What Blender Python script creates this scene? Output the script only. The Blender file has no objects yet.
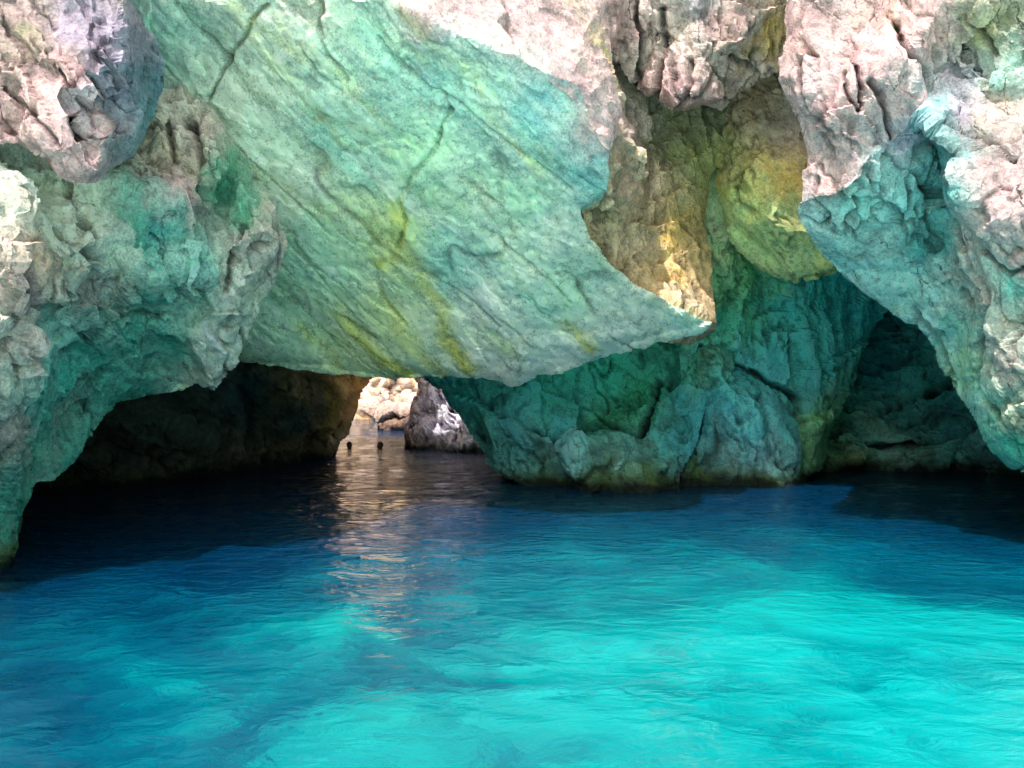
import bpy, math, random
import numpy as np
from mathutils import Vector
from mathutils.geometry import delaunay_2d_cdt

random.seed(7)
SC = bpy.context.scene
COL = SC.collection
F, CX, HY, CAMZ = 800.0, 512.0, 384.0, 2.2      # focal length in px, centre, horizon, eye height

# ------------------------------------------------------------------ noise
def _hash(ix, iy, iz, seed):
    h = (ix.astype(np.uint32) * np.uint32(374761393) + iy.astype(np.uint32) * np.uint32(668265263)
         + iz.astype(np.uint32) * np.uint32(2147483647) + np.uint32(seed * 144665 + 1013))
    h = (h ^ (h >> np.uint32(13))) * np.uint32(1274126177)
    h = (h ^ (h >> np.uint32(16))) * np.uint32(2246822519)
    return h ^ (h >> np.uint32(15))

def _u(h):
    return (h & np.uint32(0xFFFFFF)).astype(np.float64) / float(0xFFFFFF)

def perlin(p, seed=0):
    pi = np.floor(p).astype(np.int64)
    f = p - pi
    w = f * f * f * (f * (f * 6 - 15) + 10)
    out = 0
    for dx in (0, 1):
        for dy in (0, 1):
            for dz in (0, 1):
                h = _hash(pi[:, 0] + dx, pi[:, 1] + dy, pi[:, 2] + dz, seed)
                a = _u(h) * 2 * np.pi
                z = _u(h * np.uint32(747796405) + np.uint32(289133)) * 2 - 1
                r = np.sqrt(np.maximum(0, 1 - z * z))
                g = (r * np.cos(a)) * (f[:, 0] - dx) + (r * np.sin(a)) * (f[:, 1] - dy) + z * (f[:, 2] - dz)
                wx = w[:, 0] if dx else 1 - w[:, 0]
                wy = w[:, 1] if dy else 1 - w[:, 1]
                wz = w[:, 2] if dz else 1 - w[:, 2]
                out = out + g * wx * wy * wz
    return out * 1.5

def fbm(p, octv=4, seed=0, gain=0.5, ridge=False):
    a, s, tot = 1.0, 0.0, 0.0
    q = p.copy()
    for k in range(octv):
        n = perlin(q, seed + k * 17)
        if ridge:
            n = 1 - 2 * np.abs(n)
        s = s + a * n
        tot += a
        a *= gain
        q = q * 2.03 + 11.3
    return s / tot

def facets(p, seed=0, tilt=1.0, step=0.5):
    """chipped blocks: every cell is its own tilted plane; returns height and gap to the next cell"""
    pi = np.floor(p).astype(np.int64)
    b1 = np.full(len(p), 1e9); b2 = b1.copy(); h1 = np.zeros(len(p))
    for dx in (-1, 0, 1):
        for dy in (-1, 0, 1):
            for dz in (-1, 0, 1):
                cx, cy, cz = pi[:, 0] + dx, pi[:, 1] + dy, pi[:, 2] + dz
                h = _hash(cx, cy, cz, seed)
                sx = cx + _u(h); h2 = h * np.uint32(747796405) + np.uint32(77)
                sy = cy + _u(h2); h3 = h2 * np.uint32(277803737) + np.uint32(99991)
                sz = cz + _u(h3 ^ (h3 >> np.uint32(9)))
                ex, ey, ez = p[:, 0] - sx, p[:, 1] - sy, p[:, 2] - sz
                d = ex * ex + ey * ey + ez * ez
                h4 = (h3 ^ (h3 >> np.uint32(11))) * np.uint32(2654435761)
                a = _u(h4) * 2 * np.pi
                z = _u((h4 ^ (h4 >> np.uint32(7))) * np.uint32(374761393)) * 2 - 1
                r = np.sqrt(np.maximum(0, 1 - z * z))
                hh = tilt * (r * np.cos(a) * ex + r * np.sin(a) * ey + z * ez) + step * (_u(h4 ^ (h4 >> np.uint32(13))) - .5)
                near = d < b1
                b2 = np.where(near, b1, np.minimum(b2, d))
                h1 = np.where(near, hh, h1)
                b1 = np.where(near, d, b1)
    return h1, np.sqrt(b2) - np.sqrt(b1)

def _rot(seed):
    r = np.random.RandomState(seed + 1000)
    q, _ = np.linalg.qr(r.normal(size=(3, 3)))
    return q

def chisel(p, seed=0):
    """flat planes meeting in sharp arrises: linear interpolation on a turned tetrahedral lattice"""
    p = p @ _rot(seed).T + 100.5
    pi = np.floor(p).astype(np.int64); f = p - pi
    o = np.argsort(-f, axis=1); fs = np.take_along_axis(f, o, 1)
    ar = np.arange(len(p))
    c = pi.copy()
    val = lambda: _u(_hash(c[:, 0], c[:, 1], c[:, 2], seed)) * 2 - 1
    out = val() * (1 - fs[:, 0])
    for k in range(3):
        c[ar, o[:, k]] += 1
        out = out + val() * (fs[:, k] - (fs[:, k + 1] if k < 2 else 0))
    return out

# ------------------------------------------------------------------ helpers
def P(px, py, d):
    return np.stack([(px - CX) / F * d, d, CAMZ + (HY - py) / F * d], -1)

def jag(poly, amp, step=5.0, seed=0, close=True):
    pts = np.array(poly, float)
    nxt = np.roll(pts, -1, 0)
    out = []
    for a, b in zip(pts, nxt):
        L = np.hypot(*(b - a)); n = max(1, int(L / step))
        for k in range(n):
            out.append(a + (b - a) * k / n)
    out = np.array(out)
    q = np.concatenate([out / 23.0, np.full((len(out), 1), seed * 3.7)], 1)
    o = np.stack([fbm(q, 4, seed, .65), fbm(q + 50, 4, seed + 5, .65)], 1)
    return out + amp * o

def poly_sd(gx, gy, poly, reach=30.0):
    """signed distance (inside > 0, capped at reach) and nearest outline point for every point of a grid"""
    nx, ny = len(gx), len(gy)
    a = poly; b = np.roll(poly, -1, 0)
    best = np.full((ny, nx), reach * reach); near = np.zeros((ny, nx, 2)); inside = np.zeros((ny, nx), bool)
    for k in range(len(a)):
        lo = np.minimum(a[k], b[k]) - reach; hi = np.maximum(a[k], b[k]) + reach
        i0, i1 = max(0, np.searchsorted(gx, lo[0]) - 1), min(nx, np.searchsorted(gx, hi[0]) + 1)
        j0, j1 = max(0, np.searchsorted(gy, lo[1]) - 1), min(ny, np.searchsorted(gy, hi[1]) + 1)
        if i1 > i0 and j1 > j0:
            x, y = gx[None, i0:i1], gy[j0:j1, None]
            ab = b[k] - a[k]; L = ab @ ab + 1e-12
            t = np.clip(((x - a[k][0]) * ab[0] + (y - a[k][1]) * ab[1]) / L, 0, 1)
            cx, cy = a[k][0] + t * ab[0], a[k][1] + t * ab[1]
            d = (x - cx) ** 2 + (y - cy) ** 2
            sub = best[j0:j1, i0:i1]; m = d < sub
            sub[m] = d[m]
            nr = near[j0:j1, i0:i1]; nr[m] = np.stack([cx, cy], -1)[m]
        if a[k][1] != b[k][1]:
            rows = np.nonzero((a[k][1] > gy) != (b[k][1] > gy))[0]
            for r in rows:
                xc = (b[k][0] - a[k][0]) * (gy[r] - a[k][1]) / (b[k][1] - a[k][1]) + a[k][0]
                c = int(np.searchsorted(gx, xc))
                inside[r, :c] ^= True
    d = np.sqrt(best)
    return np.where(inside, d, -d).ravel(), near.reshape(-1, 2)

def line_dist(pts, line):
    best = np.full(len(pts), 1e18)
    line = np.array(line, float)
    for a, b in zip(line[:-1], line[1:]):
        ab = b - a
        t = np.clip(((pts - a) @ ab) / (ab @ ab), 0, 1)
        best = np.minimum(best, ((pts - a - t[:, None] * ab) ** 2).sum(1))
    return np.sqrt(best)

def depth_field(pts, ctrl):
    c = np.array(ctrl, float)
    inv = 1 / c[:, 2]
    A = np.c_[c[:, :2], np.ones(len(c))]
    co = np.linalg.lstsq(A, inv, rcond=None)[0]
    lo = np.minimum(c[:, :2].min(0), pts.min(0)) - 60; hi = np.maximum(c[:, :2].max(0), pts.max(0)) + 60
    lo_i, hi_i = inv.min() * .9, inv.max() * 1.1
    ex = [(lo[0], lo[1]), (hi[0], lo[1]), (lo[0], hi[1]), (hi[0], hi[1])]
    exi = [min(max(co @ [x, y, 1], lo_i), hi_i) for x, y in ex]
    V = [Vector((x, y)) for x, y in c[:, :2]] + [Vector(e) for e in ex]
    I = list(inv) + exi
    r = delaunay_2d_cdt(V, [], [], 0, 1e-5)
    vs, fs, orig = r[0], r[2], r[3]
    vi = [I[o[0]] for o in orig]
    out = np.full(len(pts), inv.mean())
    for f in fs:
        i, j, k = f[:3]
        A_, B_, C_ = (np.array(vs[q]) for q in (i, j, k))
        det = (B_[1] - C_[1]) * (A_[0] - C_[0]) + (C_[0] - B_[0]) * (A_[1] - C_[1])
        if abs(det) < 1e-9: continue
        u = ((B_[1] - C_[1]) * (pts[:, 0] - C_[0]) + (C_[0] - B_[0]) * (pts[:, 1] - C_[1])) / det
        v = ((C_[1] - A_[1]) * (pts[:, 0] - C_[0]) + (A_[0] - C_[0]) * (pts[:, 1] - C_[1])) / det
        w = 1 - u - v
        m = (u > -1e-6) & (v > -1e-6) & (w > -1e-6)
        out[m] = u[m] * vi[i] + v[m] * vi[j] + w[m] * vi[k]
    return 1 / out

def color_field(pts, ctrl, power=3.0):
    c = np.array([k[:2] for k in ctrl], float); v = np.array([k[2] for k in ctrl], float)
    d = np.sqrt(((pts[:, None, :] - c[None]) ** 2).sum(2)) + 6.0
    w = d ** -power
    w /= w.sum(1, keepdims=True)
    return w @ v

def smoothstep(a, b, x):
    t = np.clip((x - a) / (b - a), 0, 1)
    return t * t * (3 - 2 * t)

def vnormals(v, quads):
    n = np.zeros_like(v)
    a, b, c, d = (v[quads[:, k]] for k in range(4))
    fn = np.cross(c - a, d - b)
    for k in range(4):
        np.add.at(n, quads[:, k], fn)
    return n / (np.linalg.norm(n, axis=1, keepdims=True) + 1e-12)

def mesh_object(name, v, quads, mat, col=None, rco=None, tris=None, parent=None, smooth=True):
    me = bpy.data.meshes.new(name)
    nq = len(quads); nt = 0 if tris is None else len(tris)
    me.vertices.add(len(v)); me.vertices.foreach_set('co', np.asarray(v, np.float32).ravel())
    loops = np.asarray(quads, np.int32).ravel()
    if nt: loops = np.concatenate([loops, np.asarray(tris, np.int32).ravel()])
    me.loops.add(len(loops)); me.loops.foreach_set('vertex_index', loops)
    me.polygons.add(nq + nt)
    st = np.concatenate([np.arange(nq) * 4, nq * 4 + np.arange(nt) * 3]).astype(np.int32)
    me.polygons.foreach_set('loop_start', st)
    me.update(calc_edges=True); me.validate()
    me.polygons.foreach_set('use_smooth', np.full(len(me.polygons), bool(smooth)))
    if col is not None:
        at = me.color_attributes.new('Col', 'FLOAT_COLOR', 'POINT')
        at.data.foreach_set('color', np.c_[np.clip(col, 0, 1), np.ones(len(col))].astype(np.float32).ravel())
    if rco is not None:
        at = me.attributes.new('rco', 'FLOAT_VECTOR', 'POINT')
        at.data.foreach_set('vector', np.asarray(rco, np.float32).ravel())
    me.materials.append(mat)
    o = bpy.data.objects.new(name, me)
    COL.objects.link(o)
    if parent: o.parent = parent
    return o

def tag(o, label=None, cat=None, group=None, kind=None):
    for k, val in (('label', label), ('category', cat), ('group', group), ('kind', kind)):
        if val: o[k] = val
    return o

# ------------------------------------------------------------------ materials
def nt_new(name):
    m = bpy.data.materials.new(name); m.use_nodes = True
    nt = m.node_tree; nt.nodes.clear()
    return m, nt

def N(nt, kind, **kw):
    n = nt.nodes.new(kind)
    for k, v in kw.items():
        if k.startswith('i_'):
            key = k[2:]
            n.inputs[int(key) if key.isdigit() else key.replace('_', ' ')].default_value = v
        else:
            setattr(n, k, v)
    return n

def ramp(nt, stops, fac, interp='LINEAR'):
    r = nt.nodes.new('ShaderNodeValToRGB'); r.color_ramp.interpolation = interp
    el = r.color_ramp.elements
    while len(el) < len(stops): el.new(.5)
    for e, (p, c) in zip(el, stops):
        e.position = p; e.color = (*c, 1) if len(c) == 3 else c
    nt.links.new(fac, r.inputs[0])
    return r.outputs[0]

def mixc(nt, mode, fac, a, b):
    m = nt.nodes.new('ShaderNodeMix'); m.data_type = 'RGBA'; m.blend_type = mode
    for s, val in ((m.inputs[0], fac), (m.inputs[6], a), (m.inputs[7], b)):
        if hasattr(val, 'is_output'): nt.links.new(val, s)
        else: s.default_value = val
    return m.outputs[2]

def rock_material(name, crack=.5, bump=.6, streak=.5):
    m, nt = nt_new(name)
    L = nt.links.new
    col = N(nt, 'ShaderNodeAttribute', attribute_name='Col').outputs['Color']
    rco = N(nt, 'ShaderNodeAttribute', attribute_name='rco').outputs['Vector']
    pos = N(nt, 'ShaderNodeTexCoord').outputs['Object']
    n2 = N(nt, 'ShaderNodeTexNoise', i_Scale=9.0, i_Detail=7.0, i_Roughness=.72); L(pos, n2.inputs['Vector'])
    ns = N(nt, 'ShaderNodeTexNoise', i_Scale=3.2, i_Detail=5.0, i_Roughness=.65, i_Distortion=.3); L(rco, ns.inputs['Vector'])
    c = mixc(nt, 'MULTIPLY', streak, col, ramp(nt, [(.32, (.62, .68, .72)), (.5, (1.1, 1.1, 1.1)), (.68, (1.3, 1.26, 1.18))], ns.outputs[0]))
    c = mixc(nt, 'MULTIPLY', .9, c, ramp(nt, [(.34, (.62, .62, .65)), (.5, (1.1, 1.1, 1.1)), (.64, (1.3, 1.28, 1.22))], n2.outputs[0]))
    n5 = N(nt, 'ShaderNodeTexNoise', i_Scale=34.0, i_Detail=4.0, i_Roughness=.75); L(pos, n5.inputs['Vector'])
    c = mixc(nt, 'MULTIPLY', .85, c, ramp(nt, [(.34, (.60, .60, .60)), (.5, (1.04, 1.04, 1.04)), (.66, (1.34, 1.33, 1.30))], n5.outputs[0]))
    # thin cracks
    wob = N(nt, 'ShaderNodeTexNoise', i_Scale=2.0, i_Detail=4.0, i_Roughness=.7); L(pos, wob.inputs['Vector'])
    wv = N(nt, 'ShaderNodeVectorMath', operation='MULTIPLY_ADD'); L(wob.outputs[1], wv.inputs[0]); wv.inputs[1].default_value = (.3, .3, .3); L(rco, wv.inputs[2])
    vo = N(nt, 'ShaderNodeTexVoronoi', feature='DISTANCE_TO_EDGE', i_Scale=1.5); L(wv.outputs[0], vo.inputs['Vector'])
    cm = ramp(nt, [(0, (1, 1, 1)), (.02, (0, 0, 0))], vo.outputs[0])
    gate = ramp(nt, [(.5, (0, 0, 0)), (.62, (1, 1, 1))], wob.outputs[0])
    cg = N(nt, 'ShaderNodeMath', operation='MULTIPLY'); L(cm, cg.inputs[0]); L(gate, cg.inputs[1])
    cf = N(nt, 'ShaderNodeMath', operation='MULTIPLY', i_1=crack); L(cg.outputs[0], cf.inputs[0])
    c = mixc(nt, 'MIX', cf.outputs[0], c, (.045, .035, .025, 1))
    # bump
    hs = N(nt, 'ShaderNodeMath', operation='MULTIPLY_ADD', i_1=.55); L(ns.outputs[0], hs.inputs[0]); L(n2.outputs[0], hs.inputs[2])
    h6 = N(nt, 'ShaderNodeMath', operation='MULTIPLY_ADD', i_1=.32); L(n5.outputs[0], h6.inputs[0]); L(hs.outputs[0], h6.inputs[2])
    h3 = N(nt, 'ShaderNodeMath', operation='MULTIPLY_ADD', i_1=-.5); L(cg.outputs[0], h3.inputs[0]); L(h6.outputs[0], h3.inputs[2])
    bp = N(nt, 'ShaderNodeBump', i_Strength=bump, i_Distance=.10); L(h3.outputs[0], bp.inputs['Height'])
    bs = N(nt, 'ShaderNodeBsdfPrincipled', i_Roughness=.88)
    bs.inputs['Specular IOR Level'].default_value = .25
    L(c, bs.inputs['Base Color']); L(bp.outputs[0], bs.inputs['Normal'])
    out = N(nt, 'ShaderNodeOutputMaterial'); L(bs.outputs[0], out.inputs[0])
    return m

M_ROOF = rock_material('turquoise_limestone', .35, .38, .75)
M_CLIFF = rock_material('pink_limestone', .9, .7, .45)
M_WALL = rock_material('green_stained_limestone', .6, .7, .5)
M_DARK = rock_material('shaded_limestone', .6, .7, .4)

# ------------------------------------------------------------------ rock builder
def rock(name, label, cat, poly, depth, colors, mat, step=1.9, edge=4.0, seed=1, big=.12, small=.012, chis=((.9, .26), (.36, .14), (.14, .05)), steps=(.5, .08), rough=None,
         grain=(0, 0, 1), stretch=1.0, cracks=(), back=(0, 1, .15), thick=8.0,
         group=None, lines=(), smooth=False, creases=((.9, .035, .10), (2.2, .05, .05)), cav_shade=1.0, wet=True, joints=(), bands=(), vary=.6, stain=(.34, .26, .10), stain_amt=.4):
    pj = jag(poly, edge, 5.0, seed)
    lo, hi = pj.min(0) - step, pj.max(0) + step
    def axis(a, b, f0, f1):                     # fine where the photograph looks, coarse beyond
        c = [a]
        while c[-1] < b:
            out_ = max(f0 - c[-1], c[-1] - f1, 0)
            c.append(c[-1] + step * (1 + min(5, out_ / 16)))
        return np.array(c)
    gx = axis(lo[0], hi[0], -24, 1048); gy = axis(lo[1], hi[1], -24, 600)
    loc = np.maximum(*np.meshgrid(np.gradient(gx), np.gradient(gy))).ravel()
    X, Y = np.meshgrid(gx, gy); pts = np.c_[X.ravel(), Y.ravel()]
    sd, near = poly_sd(gx, gy, pj)
    keep = sd > -loc * .55
    snap = np.abs(sd) < loc * .55
    pts = np.where(snap[:, None], near, pts)
    nx, ny = len(gx), len(gy)
    idx = np.arange(nx * ny).reshape(ny, nx)
    q = np.stack([idx[:-1, :-1], idx[1:, :-1], idx[1:, 1:], idx[:-1, 1:]], -1).reshape(-1, 4)
    q = q[keep[q].all(1)]
    used = np.unique(q); remap = np.full(nx * ny, -1); remap[used] = np.arange(len(used))
    q = remap[q]; pts = pts[used]; sdv = np.maximum(sd[used], 0)
    # wander a little inside the control triangulation so facet borders are not ruler-straight
    w3 = np.c_[pts / 60.0, np.full(len(pts), seed * 2.1)]
    wob = np.stack([fbm(w3, 4, seed + 3, .6), fbm(w3 + 31, 4, seed + 4, .6)], 1)
    d = depth_field(pts + wob * 16, depth)
    d = d * (1 + .012 * np.exp(-sdv / 5.0))                        # rims roll back
    base = P(pts[:, 0], pts[:, 1], d)
    n = vnormals(base, q)
    flip = (n * (base - np.array([0, 0, CAMZ]))).sum(1).mean() > 0
    if flip: n = -n
    fade = smoothstep(0, 26, sdv) * .85 + .15
    view = base - np.array([0, 0, CAMZ]); view /= np.linalg.norm(view, axis=1, keepdims=True)
    face = smoothstep(.08, .42, np.abs((n * view).sum(1)))       # steep faces stay plain
    fade = fade * (.25 + .75 * face)
    g = np.array(grain, float); g /= np.linalg.norm(g)
    rc = base - g * (base @ g)[:, None] * (1 - 1 / stretch)
    if rough is not None:
        rg = color_field(pts + wob * 20, [(x_, y_, (v_,)) for x_, y_, v_ in rough], 2.6)[:, 0]
    else:
        rg = np.ones(len(pts))
    h = big * fbm(base / 2.2, 3, seed) * fade
    wl = np.stack([fbm(base * .8 + k * 9, 2, seed + k) for k in range(3)], 1)
    ws = np.stack([fbm(base * 2.2 + k * 9, 2, seed + 60 + k) for k in range(3)], 1)
    for kc, (cell, amp) in enumerate(chis):
        q3 = (rc + (.10 * wl if cell > .5 else .03 * ws)) / cell
        k3 = fade if cell > .3 else face * (.4 + .6 * fade)
        h = h + amp * rg * k3 * chisel(q3, seed + 31 * kc)
    if steps[1]:
        f1, gap = facets((rc + .05 * ws) / steps[0], seed, .5, .8)
        h = h + steps[1] * rg * f1 * fade * smoothstep(-.2, .2, fbm(base / 1.1, 2, seed + 21))
    for kj, (jd, sp, amp) in enumerate(joints):                   # parallel joints: planes that end in sharp ledges
        jd = np.array(jd, float); jd /= np.linalg.norm(jd)
        ot = np.cross(jd, (.25, .93, .27)); ot /= np.linalg.norm(ot)
        brk = np.floor(base @ ot / (sp * 2.6) + .9 * perlin(base * .6 / sp, seed + 101 + kj)).astype(np.int64)
        sh = _u(_hash(brk, brk * 0 + kj, brk * 0, seed + 7))
        t = base @ jd / sp + .75 * fbm(base * .35 / sp, 3, seed + 110 + kj, .55) + sh
        ti = np.floor(t).astype(np.int64); f_ = t - ti
        up = _u(_hash(ti, brk, ti * 0 + kj, seed + 8)) ** 1.3
        jm = smoothstep(-.30, .15, fbm(base * .45 / sp, 2, seed + 120 + kj))
        h = h + amp * rg * face * (.3 + .7 * fade) * up * jm * (f_ - .5)
    h = h + small * fbm(rc * 5.0, 4, seed + 30, .6)
    wob2 = np.stack([fbm(w3 * 2.5, 6, seed + 13, .72), fbm(w3 * 2.5 + 31, 6, seed + 14, .72)], 1)
    col = color_field(pts + wob * 26 + wob2 * 26, colors)
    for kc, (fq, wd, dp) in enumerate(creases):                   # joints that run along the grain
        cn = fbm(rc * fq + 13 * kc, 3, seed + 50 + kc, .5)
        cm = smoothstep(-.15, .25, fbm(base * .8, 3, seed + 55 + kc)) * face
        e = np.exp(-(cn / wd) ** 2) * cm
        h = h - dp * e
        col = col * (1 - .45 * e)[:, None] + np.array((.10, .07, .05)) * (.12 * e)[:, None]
    for (ln, wd, dp) in cracks:
        ld = line_dist(pts + wob * 10, ln)
        e = np.exp(-(ld / wd) ** 2)
        h = h - dp * e
        col = col * (1 - .35 * np.exp(-(ld / (wd * 1.2)) ** 2))[:, None]
    for (ln, wd, c_, amt) in lines:
        ld = line_dist(pts + wob * 14, ln)
        e = (amt * np.exp(-(ld / wd) ** 2) * np.clip(.6 + 1.2 * fbm(rc * 1.7, 4, seed + 61), 0, 1))[:, None]
        col = col * (1 - e) + np.array(c_) * e
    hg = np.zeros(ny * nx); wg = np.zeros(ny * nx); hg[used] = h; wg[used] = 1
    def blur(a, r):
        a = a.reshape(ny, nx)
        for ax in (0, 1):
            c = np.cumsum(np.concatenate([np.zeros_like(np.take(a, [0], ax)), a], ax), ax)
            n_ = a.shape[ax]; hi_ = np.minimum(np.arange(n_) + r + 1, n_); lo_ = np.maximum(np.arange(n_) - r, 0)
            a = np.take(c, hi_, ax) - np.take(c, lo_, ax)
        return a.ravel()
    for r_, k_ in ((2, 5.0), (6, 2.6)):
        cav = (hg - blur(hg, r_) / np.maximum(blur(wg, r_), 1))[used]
        col = col * np.clip(1 + k_ * cav * cav_shade, .45, 1.25)[:, None]  # painted shade: hollows darker, raised edges paler
    a1 = fbm(base / .95, 6, seed + 70, .62)
    col = col * (1 + np.where(a1 < 0, 1.3, .8) * vary * a1)[:, None]
    for kb, (bc, amt, fq) in enumerate(bands):
        bn = smoothstep(.0, .42, fbm(rc * fq + 40 * kb, 5, seed + 90 + kb, .58))
        bn = bn * (1 if bc[0] > bc[1] else smoothstep(.02, .16, col[:, 1] - col[:, 0]))
        col = col + (np.array(bc) - col) * (amt * bn)[:, None]
    a2 = smoothstep(.12, .5, fbm(rc * 1.0 + .3 * a1[:, None], 5, seed + 75, .6))
    col = col + (np.array(stain) - col) * (a2 * stain_amt)[:, None]
    a3 = smoothstep(.18, .36, fbm(base * 2.1, 6, seed + 80, .7))
    col = col * (1 + .20 * a3)[:, None]
    v = base + n * h[:, None]
    if wet:
        zz = v[:, 2] + .28 * fbm(base * 1.6, 4, seed + 84, .6)
        e = smoothstep(.42, .16, zz)[:, None]
        col = col * (1 - .65 * e) + np.array((.07, .11, .04)) * .65 * e
        e = smoothstep(.20, .10, zz)[:, None]
        col = col * (1 - .9 * e) + np.array((.015, .025, .02)) * .9 * e
    # the sides run back into the rock
    e = np.concatenate([q[:, [0, 1]], q[:, [1, 2]], q[:, [2, 3]], q[:, [3, 0]]])
    key = np.sort(e, 1); _, inv, cnt = np.unique(key, axis=0, return_inverse=True, return_counts=True)
    be = e[cnt[inv.ravel()] == 1]
    bv = np.unique(be); bm = np.full(len(v), -1); bm[bv] = np.arange(len(bv))
    bk = np.array(back, float); bk /= np.linalg.norm(bk)
    rings, cols, quads = [v], [col], [q]
    prev = bv; off = len(v)
    cen = v[bv].mean(0)
    for t in [t for t in (.06, .16, .35, .7, 1.2, 2.0, 3.2, 5.0, 7.5, 11, 15) if t <= thick]:
        rp = v[bv] + bk * t
        rp = rp + .22 * min(1, t) * np.stack([fbm(rp * .9 + 7 * k, 4, seed + 40 + k) for k in range(3)], 1)
        new = np.arange(off, off + len(bv))
        full = np.full(len(v), -1); full[bv] = new
        pf = np.full(len(v), -1); pf[bv] = prev
        quads.append(np.stack([pf[be[:, 0]], full[be[:, 0]], full[be[:, 1]], pf[be[:, 1]]], 1))
        rings.append(rp); cols.append(col[bv]); prev = new; off += len(bv)
    v = np.concatenate(rings); col = np.concatenate(cols); q = np.concatenate(quads)
    rc = v - g * (v @ g)[:, None] * (1 - 1 / stretch)
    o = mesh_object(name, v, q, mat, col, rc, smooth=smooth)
    tag(o, label, cat, group)
    return o

# ------------------------------------------------------------------ colours (albedo, with turquoise bounce light and lilac shade painted in)
TEAL = (.62, .92, .80); GREEN = (.68, .95, .70); LIME = (.86, .95, .48); BLUE = (.42, .72, .74); PALE = (.94, .96, .82)
PINK = (.59, .41, .41); PINKW = (.69, .46, .48); GREY = (.66, .56, .51); LILAC = (.40, .34, .46); BROWN = (.72, .55, .41)
OCHRE = (.80, .56, .18); DTEAL = (.10, .46, .46); DGREEN = (.16, .50, .34); OLIVE = (.60, .58, .26); MOSS = (.10, .20, .05)

# 1 the great hanging slab
rock('hanging_slab', 'huge streaky turquoise slab hanging over the water in the middle, pink in the sun at its upper right', 'rock slab',
     [(90, -420), (430, -420), (470, -170), (585, -50), (606, 10), (612, 60), (624, 112), (614, 134), (609, 160), (607, 190), (581, 208), (591, 240), (606, 257),
      (622, 274), (639, 288), (656, 296), (676, 306), (695, 315), (715, 323), (702, 333), (680, 338), (659, 343), (639, 349), (601, 356), (567, 370),
      (540, 377), (525, 384), (510, 386), (490, 381), (470, 377), (440, 377), (400, 379), (370, 377), (330, 374), (280, 366), (245, 360), (215, 354), (150, 300), (110, 100)],
     [(100, -420, 10.6), (560, -420, 12.6), (150, 0, 11.3), (395, 0, 10.3), (430, 18, 10.25), (505, 55, 10.45), (570, 88, 10.75), (609, 150, 11.35), (604, 0, 11.3), (520, 0, 10.75),
      (450, -150, 10.5), (300, -200, 10.4), (580, -200, 11.7), (220, 130, 12.3), (340, 120, 11.9), (470, 150, 11.9), (585, 205, 12.3), (300, 260, 13.8),
      (420, 260, 13.6), (540, 260, 13.3), (650, 300, 13.9), (715, 323, 14.3), (640, 345, 14.7), (515, 384, 15.0), (400, 377, 15.3), (240, 358, 15.6), (130, 250, 14.2)],
     [(150, 20, TEAL), (300, 20, PALE), (380, 30, TEAL), (450, 60, BLUE), (540, 110, BLUE), (590, 170, BLUE), (470, 100, TEAL), (250, 100, PALE), (330, 120, TEAL), (300, 180, PALE),
      (420, 150, GREEN), (520, 200, GREEN), (400, 220, LIME), (330, 250, GREEN), (280, 300, GREEN), (380, 330, LIME), (450, 260, TEAL), (480, 310, PALE), (560, 290, GREEN),
      (500, 370, PALE), (580, 350, PALE), (640, 320, PALE), (690, 320, TEAL), (270, 345, GREEN), (560, 230, PALE),
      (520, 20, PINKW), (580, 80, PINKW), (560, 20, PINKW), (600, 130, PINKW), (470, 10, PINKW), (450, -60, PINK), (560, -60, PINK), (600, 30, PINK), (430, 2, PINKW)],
     M_ROOF, step=1.9, edge=7, seed=3, grain=(.62, .38, -.68), stretch=4.5, big=.10, chis=((1.2, .18), (.40, .05), (.13, .018)), steps=(.6, .0), joints=(((.74, 0, .67), .75, .07), ((.3, .2, .9), .5, .05), ((.5, .1, .85), .16, .022)), small=.008, creases=((.5, .022, .05), (1.3, .03, .018)), rough=[(300, 100, .7), (500, 20, 1.6), (590, 100, 1.8), (450, 200, .8), (300, 300, .8), (650, 310, .9), (540, 180, .6)],      cracks=[([(266, 7), (253, 20), (246, 44), (236, 51), (219, 75), (208, 99)], 2.2, .10),
             ([(376, 39), (401, 68), (432, 92), (462, 106), (490, 130), (540, 165), (570, 190)], 2.0, .06),
             ([(453, 113), (436, 147), (415, 171), (401, 198), (408, 219), (398, 246)], 2.2, .08),
             ([(175, 0), (195, 25), (230, 60)], 3, .08), ([(320, 0), (315, 20), (330, 55), (350, 80)], 2, .06), ([(300, 40), (320, 75), (345, 90)], 2, .04),
             ([(430, 275), (470, 300), (500, 325)], 2, .04), ([(345, 322), (375, 338)], 3, .06), ([(485, 225), (530, 262), (570, 300)], 1.6, .05)],
     lines=[([(398, 200), (402, 250), (380, 262)], 9, (.82, .70, .12), .95), ([(420, 275), (445, 310), (440, 340), (470, 370)], 8, (.78, .70, .14), .95),
            ([(370, 290), (400, 330), (440, 375)], 7, (.80, .72, .14), .95), ([(340, 320), (380, 355), (410, 376)], 6, (.78, .72, .14), .9),
            ([(560, 325), (590, 348)], 7, (.82, .68, .14), .9), ([(480, 330), (510, 350)], 9, (.70, .80, .28), .8), ([(655, 300), (690, 318)], 8, (.5, .5, .14), .5),
            ([(300, 330), (340, 372)], 6, (.72, .74, .18), .8), ([(230, 60), (300, 130), (350, 200)], 8, (.56, .62, .34), .5)],
     back=(0, 1, .12), thick=7.5, cav_shade=.6, vary=.3, stain=(.78, .68, .16), stain_amt=.45, bands=[((.78, .84, .40), .5, 1.0), ((.80, .84, .74), .55, .8), ((.32, .72, .62), .45, 1.1), ((.92, .95, .84), .6, 1.7)])

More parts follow.
